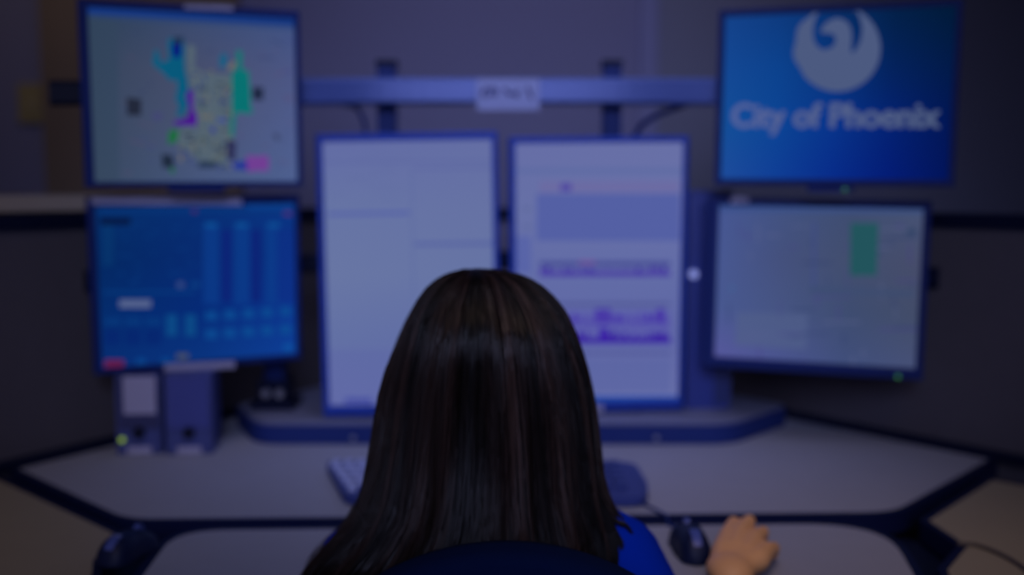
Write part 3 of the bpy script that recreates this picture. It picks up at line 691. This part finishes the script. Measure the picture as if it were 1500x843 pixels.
# head: skull, face, jaw, nose, ears
el(HC + Vector((0, -.012, .015)), (.074, .090, .088)); el(HC + Vector((0, .03, -.03)), (.060, .062, .080)); el(HC + Vector((0, .055, -.085)), (.030, .034, .026))
el(HC + Vector((0, .035, -.06)), (.052, .050, .045))
chain(bm, [HC + Vector((0, .085, .012)), HC + Vector((0, .108, -.028))], [.008, .012], .3)
for s in (-1, 1):
    el(HC + Vector((s * .076, .0, -.010)), (.008, .018, .031)); el(HC + Vector((s * .011, .100, -.031)), (.008, .009, .007))
    el(HC + Vector((s * .034, .062, -.034)), (.024, .022, .024))
    el(HC + Vector((s * .028, .074, .018)), (.019, .009, .006))
el(HC + Vector((0, .088, -.058)), (.022, .012, .010))
chain(bm, [(-.03, 1.262, 1.01), (-.03, 1.245, .90)], [.052, .058])
# torso
for z_, rx, ry, y_ in ((.87, .12, .062, 1.232), (.83, .165, .082, 1.235), (.76, .150, .095, 1.24), (.68, .130, .092, 1.235), (.60, .130, .092, 1.225), (.53, .155, .105, 1.205), (.49, .165, .11, 1.20)):
    el((-.03, y_, z_), (rx, ry, .062))
for s, S_, E_, W_ in ((1, SR, ER, WR), (-1, SL, EL, WL)):
    chain(bm, [(-.03 + s * .06, 1.235, .89), S_, S_.lerp(E_, .4), E_, E_.lerp(W_, .25), W_], [.045, .046, .040, .033, .035, .021])
    hip = Vector((-.03 + s * .085, 1.22, .495)); kn = Vector((-.03 + s * .12, 1.60, .485)); an = Vector((-.03 + s * .12, 1.60, .085))
    chain(bm, [hip, hip.lerp(kn, .5), kn, kn.lerp(an, .3), an], [.082, .072, .052, .050, .033]); chain(bm, [an + Vector((0, -.02, -.045)), an + Vector((0, .15, -.055))], [.028, .024])
# right hand, palm down beside the mouse, fingers bent over their knuckles
def finger(pts, r): chain(bm, pts, r, .3)
MC = [Vector((.288, 1.366, .820)), Vector((.306, 1.370, .823)), Vector((.3215, 1.354, .818)), Vector((.332, 1.330, .811))]
for i, m_ in enumerate(MC):
    chain(bm, [WR + Vector((-.006 + i * .007, .012, 0)), WR.lerp(m_, .5) + Vector((-.006 + i * .006, 0, .001)), m_], [.018, .0165, .0115], .3)
el(WR + Vector((.016, .042, .002)), (.030, .055, .0205)); el(WR + Vector((.003, .006, .001)), (.030, .040, .0205)); el(WR.lerp(ER, .12), (.027, .035, .024))
PIP = [Vector((.3045, 1.408, .822)), Vector((.3275, 1.413, .823)), Vector((.3400, 1.388, .815)), Vector((.3455, 1.350, .806))]
DIP = [Vector((.306, 1.428, .806)), Vector((.331, 1.433, .806)), Vector((.3445, 1.406, .801)), Vector((.350, 1.366, .797))]
TIP = [Vector((.305, 1.434, .789)), Vector((.331, 1.438, .789)), Vector((.345, 1.412, .7885)), Vector((.351, 1.373, .788))]
for m_, p_, d_, t_ in zip(MC, PIP, DIP, TIP): finger([m_, p_, d_, t_], [.0108, .0092, .0080, .0072])
finger([WR + Vector((.004, .035, -.004)), Vector((.270, 1.338, .796)), Vector((.280, 1.370, .792)), Vector((.292, 1.392, .789))], [.015, .012, .010, .008])
# left hand resting on the thigh
f = Vector((.25, .96, -.05)).normalized(); sd = Vector((.96, -.25, 0))
HL = WL
el(HL + f * .045, (.038, .046, .016))
for i in range(4):
    o_ = sd * (.026 - i * .0175); ln = (.9, 1.0, .93, .75)[i]
    finger([HL + f * .02 + o_ * .6, HL + f * .088 + o_, HL + f * (.088 + .038 * ln) + o_ + Vector((0, 0, .004)), HL + f * (.088 + .064 * ln) + o_ + Vector((0, 0, -.008)), HL + f * (.088 + .078 * ln) + o_ + Vector((0, 0, -.020))], [.013, .0105, .0092, .0082, .0072])
finger([HL + f * .02 + sd * .024, HL + f * .05 + sd * .048 + Vector((0, 0, -.004)), HL + f * .08 + sd * .055 + Vector((0, 0, -.01))], [.014, .011, .009])
remesh('body', bm, .0032, M['skin'], 3)
# eyes and lips
for s in (-1, 1):
    bm = bmesh.new(); ball(bm, L(HC + Vector((s * .030, .0715, .004))), .0118, 3); e = fin('eye', bm, M['eye'], person, smooth=True)
    bm = bmesh.new(); ball(bm, L(HC + Vector((s * .030, .0815, .003))), (.0055, .0028, .0055), 2); fin('iris', bm, M['iris'], e, smooth=True)
bm = bmesh.new(); ball(bm, L(HC + Vector((0, .097, -.056))), (.020, .006, .0035), 3); ball(bm, L(HC + Vector((0, .096, -.0625))), (.017, .007, .0045), 3); fin('lips', bm, M['lip'], person, smooth=True)
# fingernails of the right hand
bm = bmesh.new()
for d_, t_ in zip(DIP, TIP):
    ball(bm, L(t_ + Vector((0, .0062, .002))), (.0048, .0018, .006), 2)
fin('fingernails', bm, mat('nail', (.75, .45, .35), .25), person, smooth=True)
# clothes
bm = bmesh.new()
for z_, rx, ry, y_ in ((.872, .125, .070, 1.232), (.83, .172, .092, 1.235), (.76, .160, .105, 1.24), (.68, .142, .102, 1.235), (.60, .142, .102, 1.225), (.55, .160, .112, 1.212)): el((-.03, y_, z_), (rx, ry, .062))
for s, S_, E_, W_ in ((1, SR, ER, WR), (-1, SL, EL, WL)):
    chain(bm, [(-.03 + s * .06, 1.235, .892), S_, S_.lerp(E_, .4), E_, E_.lerp(W_, .35)], [.052, .053, .047, .041, .043])
remesh('shirt', bm, .006, M['shirt'], 5)
bm = bmesh.new()
el((-.03, 1.20, .50), (.172, .118, .070))
for s in (-1, 1):
    hip = Vector((-.03 + s * .085, 1.22, .500)); kn = Vector((-.03 + s * .12, 1.60, .485)); an = Vector((-.03 + s * .12, 1.60, .10))
    chain(bm, [hip, hip.lerp(kn, .5), kn, kn.lerp(an, .3), an], [.086, .079, .060, .058, .048])
remesh('trousers', bm, .007, M['pants'], 5)
for s in (-1, 1):
    bm = bmesh.new(); a_ = Vector((-.03 + s * .12, 1.58, .042)); chain(bm, [a_, a_ + Vector((0, .08, -.004)), a_ + Vector((0, .18, -.012))], [.040, .038, .030]); bmesh.ops.scale(bm, vec=(1, 1, 1), verts=bm.verts)
    remesh('shoe', bm, .006, M['shoe'], 4)

# ------------------------------------------------------------------ hair
rows = [(393.5, 694, 706), (396, 678, 726), (402, 661, 752), (410, 647, 770), (420, 635, 784), (435, 621, 799), (455, 608.5, 815), (480, 598, 828), (510, 588, 839), (545, 578, 848.5), (580, 571, 856), (620, 565, 862), (660, 558, 868), (700, 550, 874), (730, 541, 882), (752, 528, 892), (772, 513, 902), (790, 498, 908), (810, 479, 906), (830, 463, 902), (850, 453, 900), (880, 446, 896), (910, 444, 890)]
#   centre Y and half depth down the head and back
def yc(z):
    T = [(1.19, 1.275, .0), (1.16, 1.275, .085), (1.10, 1.272, .110), (1.03, 1.262, .105), (.96, 1.238, .088), (.90, 1.212, .078), (.85, 1.200, .080), (.78, 1.185, .060), (.70, 1.175, .045)]
    if z >= T[0][0]: return T[0][1:]
    for (z0, y0, d0), (z1, y1, d1) in zip(T, T[1:]):
        if z1 <= z <= z0: t = (z0 - z) / (z0 - z1); return y0 + (y1 - y0) * t, d0 + (d1 - d0) * t
    return T[-1][1:]
prof = []
for (py, xl, xr) in rows:
    z_ = 1.1
    for _ in range(4): Y_ = yc(z_)[0]; z_ = at_y(700, py, Y_).z
    Y_, dp = yc(z_); a_ = at_y(xl, py, Y_).x; b_ = at_y(xr, py, Y_).x
    dp = min(dp, (b_ - a_) / 2 * 1.05) if z_ > 1.12 else dp
    prof.append((z_, (a_ + b_) / 2, (b_ - a_) / 2, Y_, dp))
def surf(th, t, off=0.0):
    """th: angle around, pi*1.5 = straight back; t: 0..1 down the hair"""
    x = t * (len(prof) - 1); i = min(int(x), len(prof) - 2); f_ = x - i
    A, B = prof[i], prof[i + 1]; z, cx, hw, Y_, dp = [A[k] * (1 - f_) + B[k] * f_ for k in range(5)]
    g_ = 1 + (.018 * math.sin(th * 23 + 2.5 * math.sin(t * 4)) + .012 * math.sin(th * 41 + 1.3 + 3 * t) + .022 * math.sin(th * 9 + t * 2)) * min(1, t * 2)
    c_, s_ = math.cos(th), math.sin(th); e = .86
    cl = noise.noise(Vector((th * 5 + 3, t * 2.2, 1.7))) * .015 + noise.noise(Vector((th * 14, t * 3.5, 5.1))) * .009; off += cl * min(1, t * 2.5)
    return Vector((cx + math.copysign(abs(c_) ** e, c_) * (hw * g_ + off), Y_ + math.copysign(abs(s_) ** e, s_) * (dp * (g_ * 1.0) + off), z + off * .3))
bm = bmesh.new(); NT, NS = 110, 200
V = []
for j in range(NT + 1):
    t = j / NT; ring = []
    for i in range(NS):
        th = 2 * math.pi * i / NS; p = surf(th, t)
        # the face side is open below the fringe: pull the front in to the ears and neck
        if math.sin(th) > .15 and p.z < 1.12:
            k_ = min(1, (math.sin(th) - .15) / .3) * min(1, (1.12 - p.z) / .04); Yb = yc(p.z)[0]
            p.y = p.y * (1 - k_) + (Yb - .02) * k_
        ring.append(bm.verts.new(L(p)))
    V.append(ring)
for j in range(NT):
    for i in range(NS): bm.faces.new((V[j][i], V[j + 1][i], V[j + 1][(i + 1) % NS], V[j][(i + 1) % NS]))
bm.faces.new(V[0][::-1]); bm.faces.new(V[-1])
def hair_mat():
    m = bpy.data.materials.new('dark_brown_hair'); m.use_nodes = True; nt = m.node_tree; b = nt.nodes['Principled BSDF']
    at = nt.nodes.new('ShaderNodeAttribute'); at.attribute_name = 'tint'
    nt.links.new(at.outputs['Color'], b.inputs['Base Color'])
    b.inputs['Roughness'].default_value = .38; b.inputs['Specular IOR Level'].default_value = .36
    b.inputs['Anisotropic'].default_value = .6
    return m
HM = hair_mat()
def tint_mesh(me, fn):
    ca = me.color_attributes.new('tint', 'FLOAT_COLOR', 'POINT')
    for v in me.vertices: ca.data[v.index].color = (*fn(v), 1)
hr = fin('hair', bm, HM, person, smooth=True); tint_mesh(hr.data, lambda v: (.0045, .0026, .0024))
# strands combed down over it
rnd = random.Random(3); bm = bmesh.new(); tints = []
for k in range(2600):
    th = rnd.uniform(math.pi * .92, math.pi * 2.08); t0 = rnd.random() ** 1.4 * .45 + .02; t1 = min(1, t0 + rnd.uniform(.35, .8))
    off = rnd.uniform(-.0005, .0030); ph = rnd.uniform(0, 6.3); am = rnd.uniform(.0, .03); rad = rnd.uniform(.0005, .0013); drift = rnd.uniform(-.07, .07)
    tint = rnd.uniform(.4, 1.7); cg = max(.25, 1 + 2.2 * noise.noise(Vector((th * 7, k * .0, 3.3)))); tint *= cg; base = (.0145 * tint, .0075 * tint, .0060 * tint); n_ = 14; prev = None
    for j in range(n_ + 1):
        s_ = j / n_; t = t0 + (t1 - t0) * s_; a_ = th + drift * s_ + am * math.sin(ph + s_ * 3)
        p = L(surf(a_, t, off)); r_ = rad * math.sin(math.pi * min(1, .12 + s_ * .86)) ** .5
        nx = Vector((math.cos(a_), math.sin(a_), .1)).normalized(); tx = Vector((-math.sin(a_), math.cos(a_), 0))
        tri = [bm.verts.new(p + tx * r_), bm.verts.new(p + nx * r_), bm.verts.new(p - tx * r_)]; tints += [base] * 3
        if prev:
            for q_ in range(3): bm.faces.new((prev[q_], prev[(q_ + 1) % 3], tri[(q_ + 1) % 3], tri[q_]))
        prev = tri
me = bpy.data.meshes.new('hair_strands'); bm.to_mesh(me); bm.free()
for p in me.polygons: p.use_smooth = True
tint_mesh(me, lambda v: tints[v.index]); link('hair_strands', me, HM, hr)
# curled lock turning out over the right shoulder, thin stray locks on the left one
bm = bmesh.new()
for k in range(34):
    d_ = Vector((rnd.uniform(-.010, .010), rnd.uniform(-.01, .01), rnd.uniform(-.008, .008)))
    pts = [at_y(px + rnd.uniform(-4, 4), py + rnd.uniform(-4, 4), 1.205) + d_ for px, py in ((850, 690), (872, 740), (890, 766), (906, 778), (914, 790), (914, 804), (904, 816), (890, 824))]
    tube([L(p) for p in smooth_path(pts, 4)], [.0045 * (1 - .85 * abs(2 * (i / 28) - .8)) if False else .0042 * (1 - .75 * i / 28) for i in range(29)], bm, 6)
o = fin('curled_lock', bm, HM, hr, smooth=True); tint_mesh(o.data, lambda v: (.012, .008, .008))
bm = bmesh.new()
for k in range(26):
    d_ = Vector((rnd.uniform(-.008, .008), rnd.uniform(-.008, .012), rnd.uniform(-.006, .006))); o_ = rnd.uniform(8, 36)
    pts = [at_y(px + o_, py + rnd.uniform(-3, 3), 1.20) + d_ for px, py in ((548, 715), (532, 752), (508, 782), (484, 806), (462, 832), (448, 870))]
    tube([L(p) for p in smooth_path(pts, 4)], [.0045 * (1 - .6 * i / 20) for i in range(21)], bm, 6)
o = fin('shoulder_lock', bm, HM, hr, smooth=True); tint_mesh(o.data, lambda v: (.014, .009, .009))
